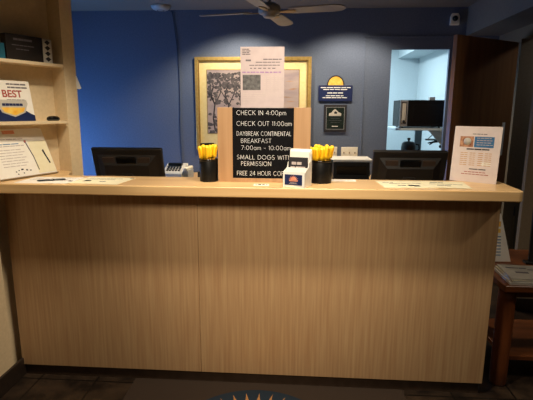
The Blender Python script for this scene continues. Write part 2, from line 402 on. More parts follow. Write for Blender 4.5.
SW, SH = .206, .30
sh = thing('rate_sheet', 'tall pinkish printed rate sheet with a small dark map, rising above the letter board', 'sheet', (-.170, 2.196, 1.410))
MB().box(-SW / 2, SW / 2, -.0015, .0015, 0, SH).build('page', 'paper_dull', sh)
MB().box(-SW / 2 + .01, -SW / 2 + .095, -.0022, -.001, SH - .196, SH - .126).build('map_picture', noisy('map_dark', '#3C3A3C', '#6A6868', 60, rough=.7), sh)
bars(sh, 'ink_purple', words(.04, .93, .372, .022, 9, .02), SW, SH, -.0015, 'highlighted_row')
r = []
for k, v in enumerate((.03, .055, .08, .105)): r += words(.04, .2 + .03 * (k % 2), v, .012, 2)
r += words(.12, .24, .19, .025, 1) + words(.52, .94, .18, .014, 4) + words(.35, .9, .225, .012, 5) + words(.2, .9, .27, .012, 7) + words(.22, .8, .315, .014, 6, .04)
bars(sh, 'ink', r, SW, SH, -.0015)
r = []
for k in range(11):
    for c in range(5): r.append((.52 + c * .09, .58 + c * .09, .44 + k * .03, .45 + k * .03))
for k in range(5): r += words(.06, .6 - .06 * k, .70 + k * .034, .01, 4)
bars(sh, 'ink_light', r, SW, SH, -.0015, 'price_table')

# ------------------------------------------------------------------ pen cups
def cup(x, y, r, h, label):
    t = thing('pen_cup', label, 'cup', (x, y, LT), group='black pen cups on the counter')
    MB().lathe([(0, 0), (r * .93, 0), (r * .95, .003), (r, h - .003), (r - .0015, h), (r - .004, h), (r * .95 - .004, .006), (0, .006)], 40).build('cup_body', 'microwave_black', t)
    MB().lathe([(r, h - .008), (r + .0022, h - .006), (r + .0022, h), (r, h + .001), (r - .003, h)], 40).build('rim', 'gloss_black', t)
    return t
def make_pen(label, grp):
    t = thing('pen', label, 'pen', group=grp)
    b = MB().lathe([(0, 0), (.0018, .001), (.0045, .014), (.005, .02), (.005, .106), (0, .107)], 14).build('barrel', 'yellow_deep', t)
    c = MB().lathe([(.0052, .096), (.0105, .100), (.0112, .112), (.0112, .146), (.009, .155), (.004, .159), (0, .1595)], 14).build('cap', 'yellow', t)
    cl = MB().box(.0108, .0128, -.0026, .0026, .115, .150, .0006).build('clip', 'yellow_deep', t)
    return t
def dup(root, loc, rot):
    r_ = root.copy(); COL.objects.link(r_); r_.location = loc; r_.rotation_euler = rot
    for ch in list(root.children):
        c_ = ch.copy(); COL.objects.link(c_); c_.parent = r_
    return r_
def fill(cx, cy, R, ok, label, grp):
    first = None; sp = .0252
    for row in range(-3, 4):
        for c in range(-4, 5):
            tx = (c + .5 * (row % 2)) * sp; ty = row * sp * .866
            if math.hypot(tx, ty) > R or not ok(tx, ty): continue
            tx += random.uniform(-.001, .001); bx_, by_ = tx * .5, ty * .5
            if first is None: first = make_pen(label, grp); o = first
            else: o = dup(first, (0, 0, 0), (0, 0, 0))
            v = Vector((tx - bx_, ty - by_, .15)).normalized()
            q = Vector((0, 0, 1)).rotation_difference(v)
            o.rotation_euler = (q @ Matrix.Rotation(-PI / 2 + random.uniform(-.6, .6), 3, 'Z').to_quaternion()).to_euler()
            o.location = (cx + bx_, cy + by_, LT + .0075 + random.uniform(0, .02))
CU1 = (-.4325, 2.188); CU2 = (.116, 2.192)
cup(*CU1, .0465, .110, 'black pen cup left of the letter board, holding yellow pens and a black card')
cup(*CU2, .0545, .110, 'wider black pen cup right of the letter board, holding only yellow pens')
fill(*CU1, .047, lambda x, y: y < .004, 'yellow capped pen standing in the black cup left of the letter board', 'yellow pens in the left cup')
fill(*CU2, .0505, lambda x, y: True, 'yellow capped pen standing in the black cup right of the letter board', 'yellow pens in the right cup')
bc = tag(MB().box(-.034, .034, -.002, .002, 0, .178, .001).build('card', 'black_felt'), 'flat black card standing behind the yellow pens in the left cup', 'card')
bc.location = (CU1[0] - .004, CU1[1] + .020, LT + .007); bc.rotation_euler = (-.02, -.03, 0)

# ------------------------------------------------------------------ card holder
def sun_mark(parent, x, z, r, y, mats=('sun_coral',), name='sun_emblem'):
    m = MB()
    pts = [(x + r * math.cos(a), z + r * math.sin(a)) for a in [PI * k / 16 for k in range(17)]]
    m.prism(pts, y - .0008, y + .0002, 'y'); 
    for k in range(9):
        a = PI * k / 8
        m.prism([(x + r * 1.08 * math.cos(a - .1), z + r * 1.08 * math.sin(a - .1)), (x + r * 1.5 * math.cos(a), z + r * 1.5 * math.sin(a)), (x + r * 1.08 * math.cos(a + .1), z + r * 1.08 * math.sin(a + .1))], y - .0008, y + .0002, 'y')
    m.box(x - r * 1.3, x + r * 1.3, y - .0008, y + .0002, z - r * .35, z - r * .1)
    return m.build(name, mats[0], parent)
ch = thing('card_holder', 'white tiered plastic card holder in front of the letter board corner', 'holder', (.002, 2.075, LT), rotz=math.radians(-20))
W2 = .052
prof = [(-.045, 0), (.055, 0), (.055, .16), (.05, .165), (.042, .165), (.036, .115), (.012, .108), (.004, .085), (-.03, .076), (-.042, .068), (-.047, .05)]
MB().prism(prof, -W2, -W2 + .003, 'x').build('side_wall', 'white_plastic', ch)
sp2 = [(-.045, 0), (.055, 0), (.055, .155), (.045, .155), (.035, .11), (.02, .095), (0, .085), (-.03, .076), (-.047, .06)]
MB().prism(prof, W2 - .003, W2, 'x').build('side_wall', 'white_plastic', ch)
MB().box(-W2, W2, -.047, -.044, 0, .072, .001).build('front_plate', 'white_plastic', ch)
MB().box(-W2, W2, -.002, .001, 0, .085, .001).build('middle_plate', 'white_plastic', ch)
MB().box(-W2, W2, .05, .053, 0, .168, .001).build('back_plate', 'white_plastic', ch)
MB().box(-W2 + .003, W2 - .003, -.044, .05, 0, .004).build('base', 'white_plastic', ch)
# cards it carries
k1 = thing('business_card', 'small navy card with a coral sun mark on the front of the white holder', 'card', (.002, 2.075, LT), rotz=math.radians(-20))
MB().box(-.043, .041, -.0482, -.0472, .011, .059).build('card_face', 'navy', k1)
sun_mark(k1, 0, .034, .0155, -.0482)
bars(k1, 'ink_light', [(.3, .68, .76, .8), (.25, .73, .85, .88)], .084, .048, -.0482, dz=.011)
k2 = thing('brochure', 'dark brochure standing in the middle tier of the white card holder', 'brochure', (.002, 2.075, LT), rotz=math.radians(-20))
MB().box(-.046, .046, .004, .016, .005, .132, .001).build('cover', 'ink_dark', k2)
bars(k2, 'ink_light', [(.18, .42, .09, .2), (.46, .7, .09, .2), (.12, .35, .27, .32), (.4, .9, .27, .32)], .092, .117, .004, dz=.005)
k3 = tag(MB().box(-.047, .047, .030, .049, .005, .158, .002).build('brochure', 'paper'), 'plain white brochures in the back tier of the white card holder', 'brochure')
k3.location = (.002, 2.075, LT); k3.rotation_euler = (0, 0, math.radians(-20))

# ------------------------------------------------------------------ papers lying on the ledge
def flat_sheet(name, label, cat, x, y, w, dep, rz, mat, marks, z=LT, th=.0012, extra=None):
    t = thing(name, label, cat, (x, y, z), rotz=rz)
    MB().box(-w / 2, w / 2, -dep / 2, dep / 2, 0, th).build('page', mat, t)
    for m, rects in marks:
        b = MB()
        for u0, u1, v0, v1 in rects: b.box(-w / 2 + u0 * w, -w / 2 + u1 * w, dep / 2 - v1 * dep, dep / 2 - v0 * dep, th - .0002, th + .0006)
        b.build('printed_text', m, t)
    return t
flat_sheet('tent_card', 'tiny white card with dark marks lying at the foot of the letter board', 'card', -.165, 2.09, .072, .05, .02, 'paper', [('ink_dark', [(.3, .48, .3, .7), (.56, .72, .25, .6)]), ('ink_red', [(.1, .25, .4, .55), (.78, .9, .4, .6)])])
flat_sheet('registration_form', 'cream form lying under the pen at the left end of the counter', 'paper', -1.215, 2.135, .26, .19, .0, 'paper', [('ink_light', words(.1, .9, .2, .03, 6) + words(.1, .8, .35, .03, 6) + words(.1, .9, .5, .03, 6)), ('ink_dark', [(.9, .97, .55, .66)])])
flat_sheet('registration_form', 'cream form with a black mark lying before the left monitor', 'paper', -.955, 2.148, .25, .21, -.08, 'paper_cream', [('ink_dark', [(.16, .27, .52, .70), (.2, .3, .58, .66), (.9, .99, .02, .08)]), ('ink', words(.5, .62, .62, .06, 2) + words(.1, .8, .2, .03, 6) + words(.1, .7, .35, .03, 6))])
flat_sheet('registration_form', 'cream form with a black mark lying before the right monitor', 'paper', .52, 2.17, .25, .2, .06, 'paper_cream', [('ink_dark', [(.5, .62, .62, .78), (.58, .7, .66, .82)]), ('ink', words(.1, .3, .25, .05, 3) + words(.2, .8, .4, .03, 6) + words(.3, .45, .68, .06, 2))])
flat_sheet('registration_form', 'pale form lying flat beside the white menu sign at the right end', 'paper', .70, 2.165, .2, .19, -.12, 'paper_cream', [('ink', words(.2, .5, .2, .06, 2) + words(.15, .9, .45, .03, 5) + words(.3, .6, .65, .06, 2))], z=LT + .0014)
flat_sheet('note_sheet', 'white sheet on the counter back edge beside the right pen cup', 'paper', .225, 2.262, .14, .06, .0, 'paper', [('ink_light', words(.1, .9, .4, .08, 4))])
pn = thing('ballpoint_pen', 'slim grey pen lying on the form below the leaning display', 'pen', (-1.195, 2.11, LT + .0062), rotz=.55)
MB().tube([(-.065, 0, 0), (-.055, 0, 0), (.05, 0, 0), (.062, 0, 0)], [.0015, .0042, .0042, .003]).build('barrel', 'dark_grey', pn)
MB().tube([(.0, 0, 0), (.012, 0, 0)], .0047).build('grip', 'gloss_black', pn)
MB().box(.02, .055, -.0015, .0015, .004, .0056).build('clip', 'silver', pn)

# ------------------------------------------------------------------ menu sign at the right end
a0 = on_z(449.5, 180, LT); a1 = on_z(496, 184.5, LT)
sd = (a1 - a0); sw_ = .215
ms = thing('menu_sign', 'white upright menu sign with a food photo and blue box at the right end', 'sign', tuple((a0 + a1) / 2), rotz=math.atan2(sd.y, sd.x), tilt=-.10)
mh = .272; mw = sd.length
MB().box(-mw / 2, mw / 2, -.0015, .0015, 0, mh).build('page', 'paper_pink', ms)
MB().box(-mw * .36, -mw * .07, -.0022, -.001, mh * .63, mh * .82).build('food_photo', noisy('food_photo', '#7A3A1E', '#D9A27A', 55, rough=.6), ms)
MB().lathe([(0, 0), (.018, 0), (.018, .001), (0, .001)], 24, mx=Matrix.Translation((-mw * .2, -.0021, mh * .73)) @ Matrix.Rotation(PI / 2, 4, 'X')).build('plate', 'paper_grey', ms)
MB().box(-mw * .05, mw * .36, -.0022, -.001, mh * .63, mh * .82).build('blue_box', 'ink_blue', ms)
bars(ms, 'ink_light', words(.5, .8, .2, .012, 4) + words(.5, .82, .24, .012, 5) + words(.5, .8, .28, .012, 4) + words(.5, .84, .32, .012, 5), mw, mh, -.0022, 'box_text')
bars(ms, 'ink_dark', words(.3, .78, .395, .022, 3) + words(.4, .7, .13, .01, 4) + words(.4, .75, .755, .016, 2), mw, mh, -.0015, 'heading')
r = []
for k in range(7): r += words(.18, .33, .47 + .036 * k, .011, 2) + words(.38, .5, .47 + .036 * k, .011, 2) + words(.56, .66, .47 + .036 * k, .011, 1) + words(.7, .84, .47 + .036 * k, .011, 2)
bars(ms, 'ink_orange', r, mw, mh, -.0015, 'price_list')
bars(ms, 'ink_red', words(.3, .75, .81, .012, 6) + words(.24, .82, .85, .012, 7), mw, mh, -.0015, 'footnote')
MB().box(mw * .14, mw * .34, -.0020, -.001, mh * .31, mh * .37).build('sticker', 'paper', ms)
MB().prism([(.002, .002), (.05, .0062), (.004, .15)], -.03, .03, 'x').build('easel_back', 'paper_grey', ms)

# ------------------------------------------------------------------ monitors seen from behind
def monitor(x, y, rz, label, wd=.44):
    t = thing('monitor', label, 'monitor', (x, y, .74), rotz=rz, group='computer monitors behind the counter')
    MB().lathe([(0, 0), (.11, 0), (.115, .004), (.1, .012), (.03, .018), (0, .018)], 40).build('base', 'monitor_black', t)
    MB().box(-.03, .03, -.016, .016, .014, .22, .006).build('neck', 'monitor_black', t)
    hh = .30
    tl = Matrix.Translation((0, 0.02, .285)) @ Matrix.Rotation(math.radians(15), 4, 'X')
    MB().box(-wd / 2, wd / 2, -.012, .02, -hh / 2, hh / 2 + .02, .006, 3, mx=tl).build('shell', 'monitor_black', t)
    MB().box(-wd / 2 + .014, wd / 2 - .014, .0195, .0215, -hh / 2 + .018, hh / 2, mx=tl).build('screen', 'gloss_black', t)
    # bulging rear cover with bevelled sides
    b = bmesh.new()
    o = [(-wd * .44, -hh * .44), (wd * .44, -hh * .44), (wd * .42, hh * .44), (-wd * .42, hh * .44)]
    i = [(-wd * .34, -hh * .34), (wd * .34, -hh * .34), (wd * .31, hh * .24), (-wd * .31, hh * .24)]
    vo = [b.verts.new((p[0], -.011, p[1])) for p in o]; vi = [b.verts.new((p[0], -.042, p[1])) for p in i]
    b.faces.new(vi)
    for k in range(4): b.faces.new((vo[k], vo[(k + 1) % 4], vi[(k + 1) % 4], vi[k]))
    b.faces.new(vo); bmesh.ops.recalc_face_normals(b, faces=b.faces)
    m = MB(); m._merge(b, tl); m.build('rear_cover', 'monitor_black', t)
    for s in (-1, 1):
        MB().box(s * wd * .25 - wd * .085, s * wd * .25 + wd * .085, -.034, -.022, hh * .28, hh * .40, .001, mx=tl).build('vent_panel', 'monitor_vent', t)
    MB().box(-wd * .14, wd * .14, -.04, -.02, hh * .27, hh * .41, .004, mx=tl).build('carry_handle', 'gloss_black', t)
    MB().box(-.035, .035, -.05, -.03, -.14, .02, .004, mx=tl).build('hinge_bracket', 'monitor_black', t)
    return t
monitor(-1.045, 2.735, .0, 'black monitor seen from behind, before the blue wall left of the pen cups')
monitor(.665, 2.735, 0, 'black monitor seen from behind, before the bright doorway on the right', .43)

# ------------------------------------------------------------------ office desk along the back wall with its machines
bd = thing('back_desk', 'long low office desk along the blue wall behind the counter', 'desk', (-.3, 4.58, 0))
MB().box(-1.2, 1.2, -.28, .31, .715, .745, .004).build('desktop', 'maple_top', bd)
for x in (-1.18, 0, 1.15): MB().box(x, x + .03, -.25, .29, 0, .715).build('desk_side', 'maple_front', bd)
fx_ = thing('fax_machine', 'off-white desk fax machine by the hanging cable on the blue wall', 'fax machine', (-1.19, 4.45, .745), rotz=-.05)
MB().prism([(-.12, 0), (.12, 0), (.12, .14), (.06, .145), (-.1, .075), (-.12, .06)], -.13, .07, 'x', bev=.006).build('housing', 'white_plastic', fx_)
MB().box(.075, .13, -.1, .1, 0, .09, .008).build('handset_cradle', 'grey_plastic', fx_)
MB().box(.082, .124, -.11, .11, .088, .118, .01, 3).build('handset', 'cream_plastic', fx_)
MB().box(-.1, .04, -.01, .04, .125, .152, .002, mx=Matrix.Rotation(0, 4, 'X')).build('display', 'gloss_black', fx_)
km = MB()
for i in range(5):
    for j in range(3):
        km.box(-.1 + i * .03, -.08 + i * .03, -.085 + j * .028, -.067 + j * .028, .078 + j * .013, .094 + j * .013)
km.build('keypad', 'dark_grey', fx_)
aw = tag(MB().box(-.055, .055, -.05, .05, 0, .075, .006).box(-.03, .03, -.052, -.049, .03, .06).build('desk_charger', 'dark_grey'), 'small grey box on the desk between fax machine and left pen cup', 'device'); aw.location = (-.93, 4.45, .745)
ad = tag(MB().box(-.04, .04, -.04, .04, 0, .085, .008).box(-.02, .02, -.0415, -.0395, .03, .05).build('note_box', 'paper'), 'small white box on the desk close behind the left pen cup', 'box'); ad.location = (-.835, 4.45, .745)
pr = thing('printer', 'black printer with a white lid under the wall switches', 'printer', (.515, 4.42, .745))
MB().box(-.17, .17, -.13, .15, 0, .2, .008).build('body', 'black_plastic', pr)
MB().box(-.2, .19, -.15, .16, .2, .228, .008).build('lid', 'white_plastic', pr)
MB().box(-.13, .11, -.17, -.12, .012, .03, .003).build('output_tray', 'gloss_black', pr)
MB().box(-.14, .14, -.133, -.125, .08, .16, .002).build('front_cover', 'gloss_black', pr)
MB().box(.16, .18, -.1, -.05, .06, .12, .003).build('control_knob', 'dark_grey', pr)

# ------------------------------------------------------------------ on the back wall
def wall_thing(name, label, cat, x, z, group=None): return thing(name, label, cat, (x, YB, z), group=group)
def switch_plate(x, z, w, n, label):
    t = wall_thing('switch_plate', label, 'switch', x, z, 'light switch plates above the printer')
    MB().box(-w / 2, w / 2, -.007, 0, -.06, .06, .003).build('plate', 'cream_plastic', t)
    for k in range(n):
        xx = -w / 2 + w * (k + .5) / n
        MB().box(xx - .005, xx + .005, -.014, -.006, -.009, .009, .002).build('toggle', 'tan_panel', t)
switch_plate(.352, .98, .15, 3, 'cream switch plate partly behind the yellow pens of the right cup')
switch_plate(.557, .978, .175, 3, 'cream three-toggle switch plate in full view above the printer')

pc = wall_thing('framed_picture', 'large gold framed print of dark trees in a cream mat behind the letter board', 'picture', -.4795, 1.0)
PW, PH = 1.228, .965
def ring(x0, x1, z0, z1, t, y0, y1, bev=.004):
    m = MB()
    m.prism([(x0, z0), (x1, z0), (x1 - t, z0 + t), (x0 + t, z0 + t)], y0, y1, 'y', bev)
    m.prism([(x0, z1), (x1, z1), (x1 - t, z1 - t), (x0 + t, z1 - t)], y0, y1, 'y', bev)
    m.prism([(x0, z0), (x0, z1), (x0 + t, z1 - t), (x0 + t, z0 + t)], y0, y1, 'y', bev)
    m.prism([(x1, z0), (x1, z1), (x1 - t, z1 - t), (x1 - t, z0 + t)], y0, y1, 'y', bev)
    return m
ring(-PW / 2, PW / 2, 0, PH, .035, -.03, 0).build('frame', 'gold', pc)
ring(-PW / 2 + .034, PW / 2 - .034, .034, PH - .034, .012, -.024, 0, .002).build('inner_moulding', 'gold_dark', pc)
MB().box(-PW / 2 + .045, PW / 2 - .045, -.01, -.002, .045, PH - .045).build('mat_board', 'mat_cream', pc)
IX0, IX1, IZ0, IZ1 = -PW / 2 + .128, PW / 2 - .128, .175, PH - .132
ar = MB().box(IX0, IX1, -.0115, -.009, IZ0, IZ1).build('print', noisy('print_sky', '#94868A', '#B3A29A', 4, (1, 1, 3), .8), pc)
ring(IX0 - .006, IX1 + .006, IZ0 - .006, IZ1 + .006, .006, -.0125, -.008, 0).build('mat_bevel', 'gold_dark', pc)
gm = MB()
random.seed(11)
def blob(m, x, z, r, n=9):
    pts = [(min(max(x + r * random.uniform(.6, 1.15) * math.cos(2 * PI * k / n) * 1.3, IX0), IX1), min(max(z + r * random.uniform(.6, 1.1) * math.sin(2 * PI * k / n), IZ0), IZ1)) for k in range(n)]
    m.prism(pts, -.0125 - random.random() * .0006, -.011, 'y')
def branch(m, pts, w):
    for (xa, za), (xb, zb) in zip(pts, pts[1:]):
        dv = Vector((xb - xa, zb - za)); nv = Vector((-dv.y, dv.x)).normalized() * w
        m.prism([(xa - nv.x, za - nv.y), (xa + nv.x, za + nv.y), (xb + nv.x, zb + nv.y), (xb - nv.x, zb - nv.y)], -.0127, -.011, 'y')
tr = MB()
for bx in (IX0 + .05, IX0 + .2, IX0 + .36):
    branch(tr, [(bx + .03, IZ0 + .02), (bx + .01, IZ0 + .16), (bx + .03, IZ0 + .30), (bx - .01, IZ0 + .40), (bx + .02, IZ0 + .5)], .007)
    branch(tr, [(bx + .03, IZ0 + .30), (bx + .09, IZ0 + .42), (bx + .1, IZ0 + .52)], .005)
    branch(tr, [(bx + .01, IZ0 + .34), (bx - .05, IZ0 + .44)], .004)
tr.build('painted_trunks', 'ink_dark', pc)
for k in range(330):
    x = IX0 + random.uniform(.01, .5); z = IZ1 - abs(random.gauss(0, .16)) - .03
    blob(gm, x, z, random.uniform(.005, .022))
for k in range(50): blob(gm, IX0 + random.uniform(0, .5), IZ0 + random.uniform(.0, .22), random.uniform(.008, .028))
gm.build('painted_foliage', noisy('foliage_ink', '#38343A', '#66605F', 25, rough=.8), pc)
br_ = MB()
for k in range(14): 
    z = IZ0 + random.uniform(.05, IZ1 - IZ0 - .05); x = IX1 - random.uniform(.05, .22)
    br_.prism([(x - .05, z), (x, z + .008), (x + .045, z + .002), (x, z - .004)], -.0122, -.011, 'y')
br_.build('painted_streaks', noisy('streak_ink', '#A0806F', '#B3937C', 30, rough=.8), pc)

sg = wall_thing('wall_sign', 'navy wall sign with a yellow half sun on top, right of the framed picture', 'sign', .388, 1.517)
MB().box(-.176, .176, -.018, 0, 0, .163, .003).build('sign_panel', 'navy', sg)
def half_disc(r, y0, y1, name, mat):
    MB().prism([(r * math.cos(PI * k / 24), .162 + r * 1.12 * math.sin(PI * k / 24)) for k in range(25)], y0, y1, 'y').build(name, mat, sg)
half_disc(.09, -.014, 0, 'sun_rim', 'ink_dark'); half_disc(.078, -.016, -.013, 'sun_face', 'sun_yellow')
bars(sg, 'letter_white', words(.06, .94, .13, .05, 5, .02) + words(.14, .84, .25, .05, 4, .02) + words(.26, .72, .46, .06, 3, .02) + words(.22, .74, .64, .05, 4, .02) + words(.12, .84, .76, .05, 5, .02), .352, .163, -.018, 'sign_lines', t=.0012)

pq = wall_thing('plaque', 'black framed award plaque hanging below the navy sun sign', 'plaque', .394, 1.2)
MB().box(-.118, .118, -.02, 0, 0, .28, .004).build('frame', 'ink_dark', pq)
MB().box(-.095, .095, -.0215, -.018, .025, .255).build('plate', noisy('plaque_plate', '#1B2420', '#26302B', 40, rough=.25), pq)
ring(-.095, .095, .025, .255, .003, -.0225, -.0205, 0).build('border_line', 'grey_plastic', pq)
lm = MB()
lm.prism([(-.068, .165), (.06, .165), (.062, .19), (.03, .205), (.012, .225), (-.005, .235), (-.025, .222), (-.04, .2), (-.066, .19)], -.0225, -.021, 'y')
lm.build('emblem', 'paper_grey', pq)
MB().prism([(-.012, .188), (.014, .186), (.02, .2), (.002, .214), (-.014, .204)], -.0232, -.022, 'y').build('emblem_centre', 'ink_dark', pq)
bars(pq, 'dark_grey', words(.25, .75, .43, .02, 3) + words(.3, .7, .5, .02, 2) + words(.22, .78, .57, .02, 4) + words(.3, .7, .64, .02, 3), .236, .28, -.0215, 'engraved_text')
bars(pq, 'paper', words(.36, .62, .785, .025, 2), .236, .28, -.0215, 'engraved_date')

sn = wall_thing('motion_sensor', 'small white sensor with a dark round eye high on the wall right of the doorway', 'sensor', 1.545, 2.262)
MB().prism([(-.045, 0), (.045, 0), (.045, .08), (.03, .112), (-.03, .112), (-.045, .08)], -.025, 0, 'y', bev=.004).build('housing', 'cream_plastic', sn)
MB().lathe([(0, .03), (.014, .026), (.025, .014), (.028, 0), (0, 0)], 24, mx=Matrix.Translation((0, -.024, .062)) @ Matrix.Rotation(PI / 2, 4, 'X')).build('eye', 'gloss_black', sn)

dt = thing('smoke_detector', 'round pale smoke detector on the ceiling above the hanging cable', 'smoke detector', (-1.38, 4.70, CZ))
MB().lathe([(0, -.045), (.05, -.045), (.075, -.035), (.092, -.015), (.095, 0), (0, 0)], 40).build('housing', 'grey_plastic', dt)
MB().lathe([(.03, -.0455), (.034, -.049), (.04, -.0455)], 32).build('vent_ring', 'dark_grey', dt)
pts = []
for k in range(25):
    s = k / 24
    p = on_y(172 + 12.5 * s + 2.2 * math.sin(s * 5), 11 + 154 * s, YB - .006)
    pts.append((p.x, YB - .006, p.z))
pts = [(pts[0][0] - .03, 4.78, CZ - .012), (pts[0][0], YB - .012, CZ - .02)] + pts + [(pts[-1][0] + .02, YB - .08, .87)]
tag(MB().tube(pts, .0034, 8).build('cable', 'cable_blue'), 'thin dark cable hanging down the blue wall from the smoke detector to the fax machine', 'cable')

# ------------------------------------------------------------------ ceiling fan
fn = thing('ceiling_fan', 'four-blade grey ceiling fan hanging above the letter board', 'fan', (-.238, 3.8, CZ))
MB().lathe([(0, -.04), (.03, -.04), (.065, -.015), (.068, 0), (0, 0)], 32).build('canopy', 'fan_grey', fn)
MB().lathe([(0, -.2), (.012, -.2), (.012, -.03), (0, -.03)], 16).build('downrod', 'fan_grey', fn)
MB().lathe([(0, -.292), (.045, -.292), (.054, -.28), (.058, -.268), (.085, -.262), (.092, -.24), (.085, -.205), (.05, -.185), (.02, -.18), (0, -.18)], 40).build('motor_housing', 'fan_grey', fn)
for k in range(4):
    mx = Matrix.Rotation(math.radians(90 * k - 13), 4, 'Z') @ Matrix.Translation((0, 0, -.248)) @ Matrix.Rotation(math.radians(-9), 4, 'X')
    b = MB().prism([(.16, -.05), (.2, -.058), (.5, -.068), (.57, -.055), (.6, -.02), (.6, .02), (.57, .055), (.5, .068), (.2, .058), (.16, .05)], -.004, .004, bev=.002, mx=mx).build('blade', 'fan_grey', fn)
    MB().prism([(.085, -.015), (.16, -.03), (.215, -.02), (.215, .02), (.16, .03), (.085, .015)], -.010, -.004, mx=mx).build('blade_arm', 'gold_dark', b)

# ------------------------------------------------------------------ the lit room behind
mwv = thing('microwave', 'black microwave with silver control panel on the white shelf through the doorway', 'microwave', (1.353, 5.27, 1.236))
MB().box(-.243, .243, -.15, .2, .012, .3, .006).build('case', 'microwave_black', mwv)
MB().box(-.155, .243, -.162, -.148, .016, .297, .004).build('door', 'microwave_black', mwv)
MB().box(-.1, .2, -.1635, -.16, .06, .25, .002).build('door_window', 'microwave_black', mwv)
MB().box(-.243, -.157, -.160, -.148, .016, .297, .004).build('control_panel', 'silver', mwv)
MB().box(-.222, -.18, -.1625, -.158, .05, .27, .008).build('keypad', 'paper_grey', mwv)
ring(-.228, -.172, .045, .276, .006, -.1635, -.158, 0).build('keypad_border', 'ink_dark', mwv)
MB().lathe([(0, 0), (.016, 0), (.016, .012), (0, .014)], 20, mx=Matrix.Translation((-.2, -.159, .07)) @ Matrix.Rotation(PI / 2, 4, 'X')).build('dial', 'ink_dark', mwv)
for x in (-.2, .2):
    for y in (-.11, .15): MB().lathe([(0, 0), (.012, 0), (.012, .014), (0, .014)], 12, x, y).build('foot', 'black_plastic', mwv)
ss = thing('microwave_shelf', 'white shelf on a bracket carrying the microwave in the lit room', 'shelf', (1.42, 5.3, 1.236))
MB().prism([(-.34, -.16), (-.30, -.18), (.33, -.18), (.33, .3), (-.34, .3)], -.028, 0, bev=.004).build('board', 'wall_white', ss)
MB().prism([(.328, -.30), (.328, -.03), (.05, -.03), (.08, -.05), (.3, -.29)], 0, .02, 'y').build('bracket', 'white_plastic', ss)
MB().box(-.02, .06, .25, .28, -.335, -.028).build('shade_strip', noisy('shade_bluegrey', '#7E929C', '#8A9DA6', 30, rough=.6), ss)  # blue-grey strip standing in for the shadow edge below the shelf
bx = tag(MB().box(-.03, .03, -.03, .03, 0, .035, .003).box(-.02, .02, -.0315, -.029, .01, .026).build('box', 'grey_plastic'), 'small pale box sitting on top of the microwave', 'box'); bx.location = (1.48, 5.25, 1.536)
pcd = thing('power_cord', 'black cord looping down beside the microwave on the far wall', 'cord', (1.74, 5.4, 1.2))
MB().tube([(0 - .14, .0, .3), (-.06, 0, .28), (-.03, 0, .2), (-.025, 0, .1), (-.05, 0, .045)], .006).build('loop', 'black_plastic', pcd)
ut = thing('utensil_rack', 'black utensils fanned out on the wall below the microwave shelf', 'utensils', (1.60, 5.46, 1.10))
for x0, z0, x1, z1, rr in [(-.07, -.0, .04, .1, .006), (-.07, -.05, .09, -.03, .012), (-.05, -.07, .06, .0, .01)]:
    MB().tube([(x0, 0, z0), ((x0 + x1) / 2, 0, (z0 + z1) / 2 + .004), (x1, 0, z1)], [rr * .6, rr, rr * .7]).build('utensil', 'black_plastic', ut)
MB().lathe([(0, -.015), (.018, -.015), (.02, 0), (.018, .015), (0, .015)], 20, mx=Matrix.Translation((.08, 0, -.09)) @ Matrix.Rotation(PI / 2, 4, 'X')).build('hook_disc', 'black_plastic', ut)
MB().box(-.1, .145, .005, .02, -.02, .0).build('rail', 'wall_white', ut)
cb = thing('cabinet', 'low white cabinet in the lit room under the microwave shelf', 'cabinet', (1.35, 5.55, 0))
MB().box(-.6, .39, -.25, .25, 0, .86, .004).build('body', 'wall_white', cb)
MB().box(-.62, .39, -.27, .25, .86, .89, .004).build('worktop', 'grey_plastic', cb)
for x in (-.58, -.08):
    dd = MB().box(x, x + .46, -.265, -.25, .08, .82, .004).build('door', 'wall_white', cb)
    MB().tube([(x + .40, -.28, .6), (x + .40, -.28, .72)], .006).box(x + .394, x + .406, -.28, -.262, .6, .61).box(x + .394, x + .406, -.28, -.262, .71, .72).build('handle', 'silver', dd)
pot = thing('coffee_pot', 'black coffee pot with a lid knob standing in the lit room', 'pot', (1.3, 5.42, .89))
MB().lathe([(0, 0), (.075, 0), (.082, .01), (.082, .12), (.075, .16), (.05, .178), (0, .182)], 32).build('body', 'black_plastic', pot)
MB().lathe([(0, .18), (.012, .18), (.01, .195), (.018, .2), (.02, .213), (.012, .222), (0, .223)], 20).build('lid_knob', 'black_plastic', pot)
MB().tube([(.075, 0, .15), (.12, 0, .14), (.125, 0, .09), (.08, 0, .05)], .009).build('handle', 'black_plastic', pot)

# ------------------------------------------------------------------ shelves at the left with their things
def nv(t, dpt, z): 
    p = Q + U * t + N * dpt; return (p.x, p.y, z)
ua = math.atan2(U.y, U.x)
def niche_shelf(z, label):
    t = thing('display_shelf', label, 'shelf', nv(.2125, ND / 2, z), rotz=ua)
    MB().box(-.2105, .2105, -ND / 2, ND / 2 - .002, -.016, 0, .0015).build('board', 'shelf_cream', t)
    for x in (-.2085, .2015): MB().box(x, x + .007, -ND / 2 + .004, ND / 2 - .004, -.028, -.016).build('cleat', 'shelf_cream', t)
Z1 = 1.660; Z2 = 1.359
niche_shelf(Z1, 'upper cream shelf in the wall niche at the left end of the counter')
niche_shelf(Z2, 'lower cream shelf in the wall niche, just above the counter')
bk = thing('book', 'dark boxed book with diamond patterned end standing on the upper shelf', 'book', nv(.26, .045, Z1), rotz=ua - .03)
MB().box(-.135, .062, -.022, .022, 0, .125, .002).build('cover', 'book_dark', bk)
MB().box(.0625, .115, -.023, .023, 0, .123, .002).build('patterned_panel', 'paper_grey', bk)
dm_ = MB()
for k in range(4):
    z = .02 + k * .028; dm_.prism([(.089, z - .012), (.106, z + .002), (.089, z + .013), (.072, z + .002)], -.0240, -.0225, 'y')
dm_.build('diamond_pattern', 'ink_dark', bk)
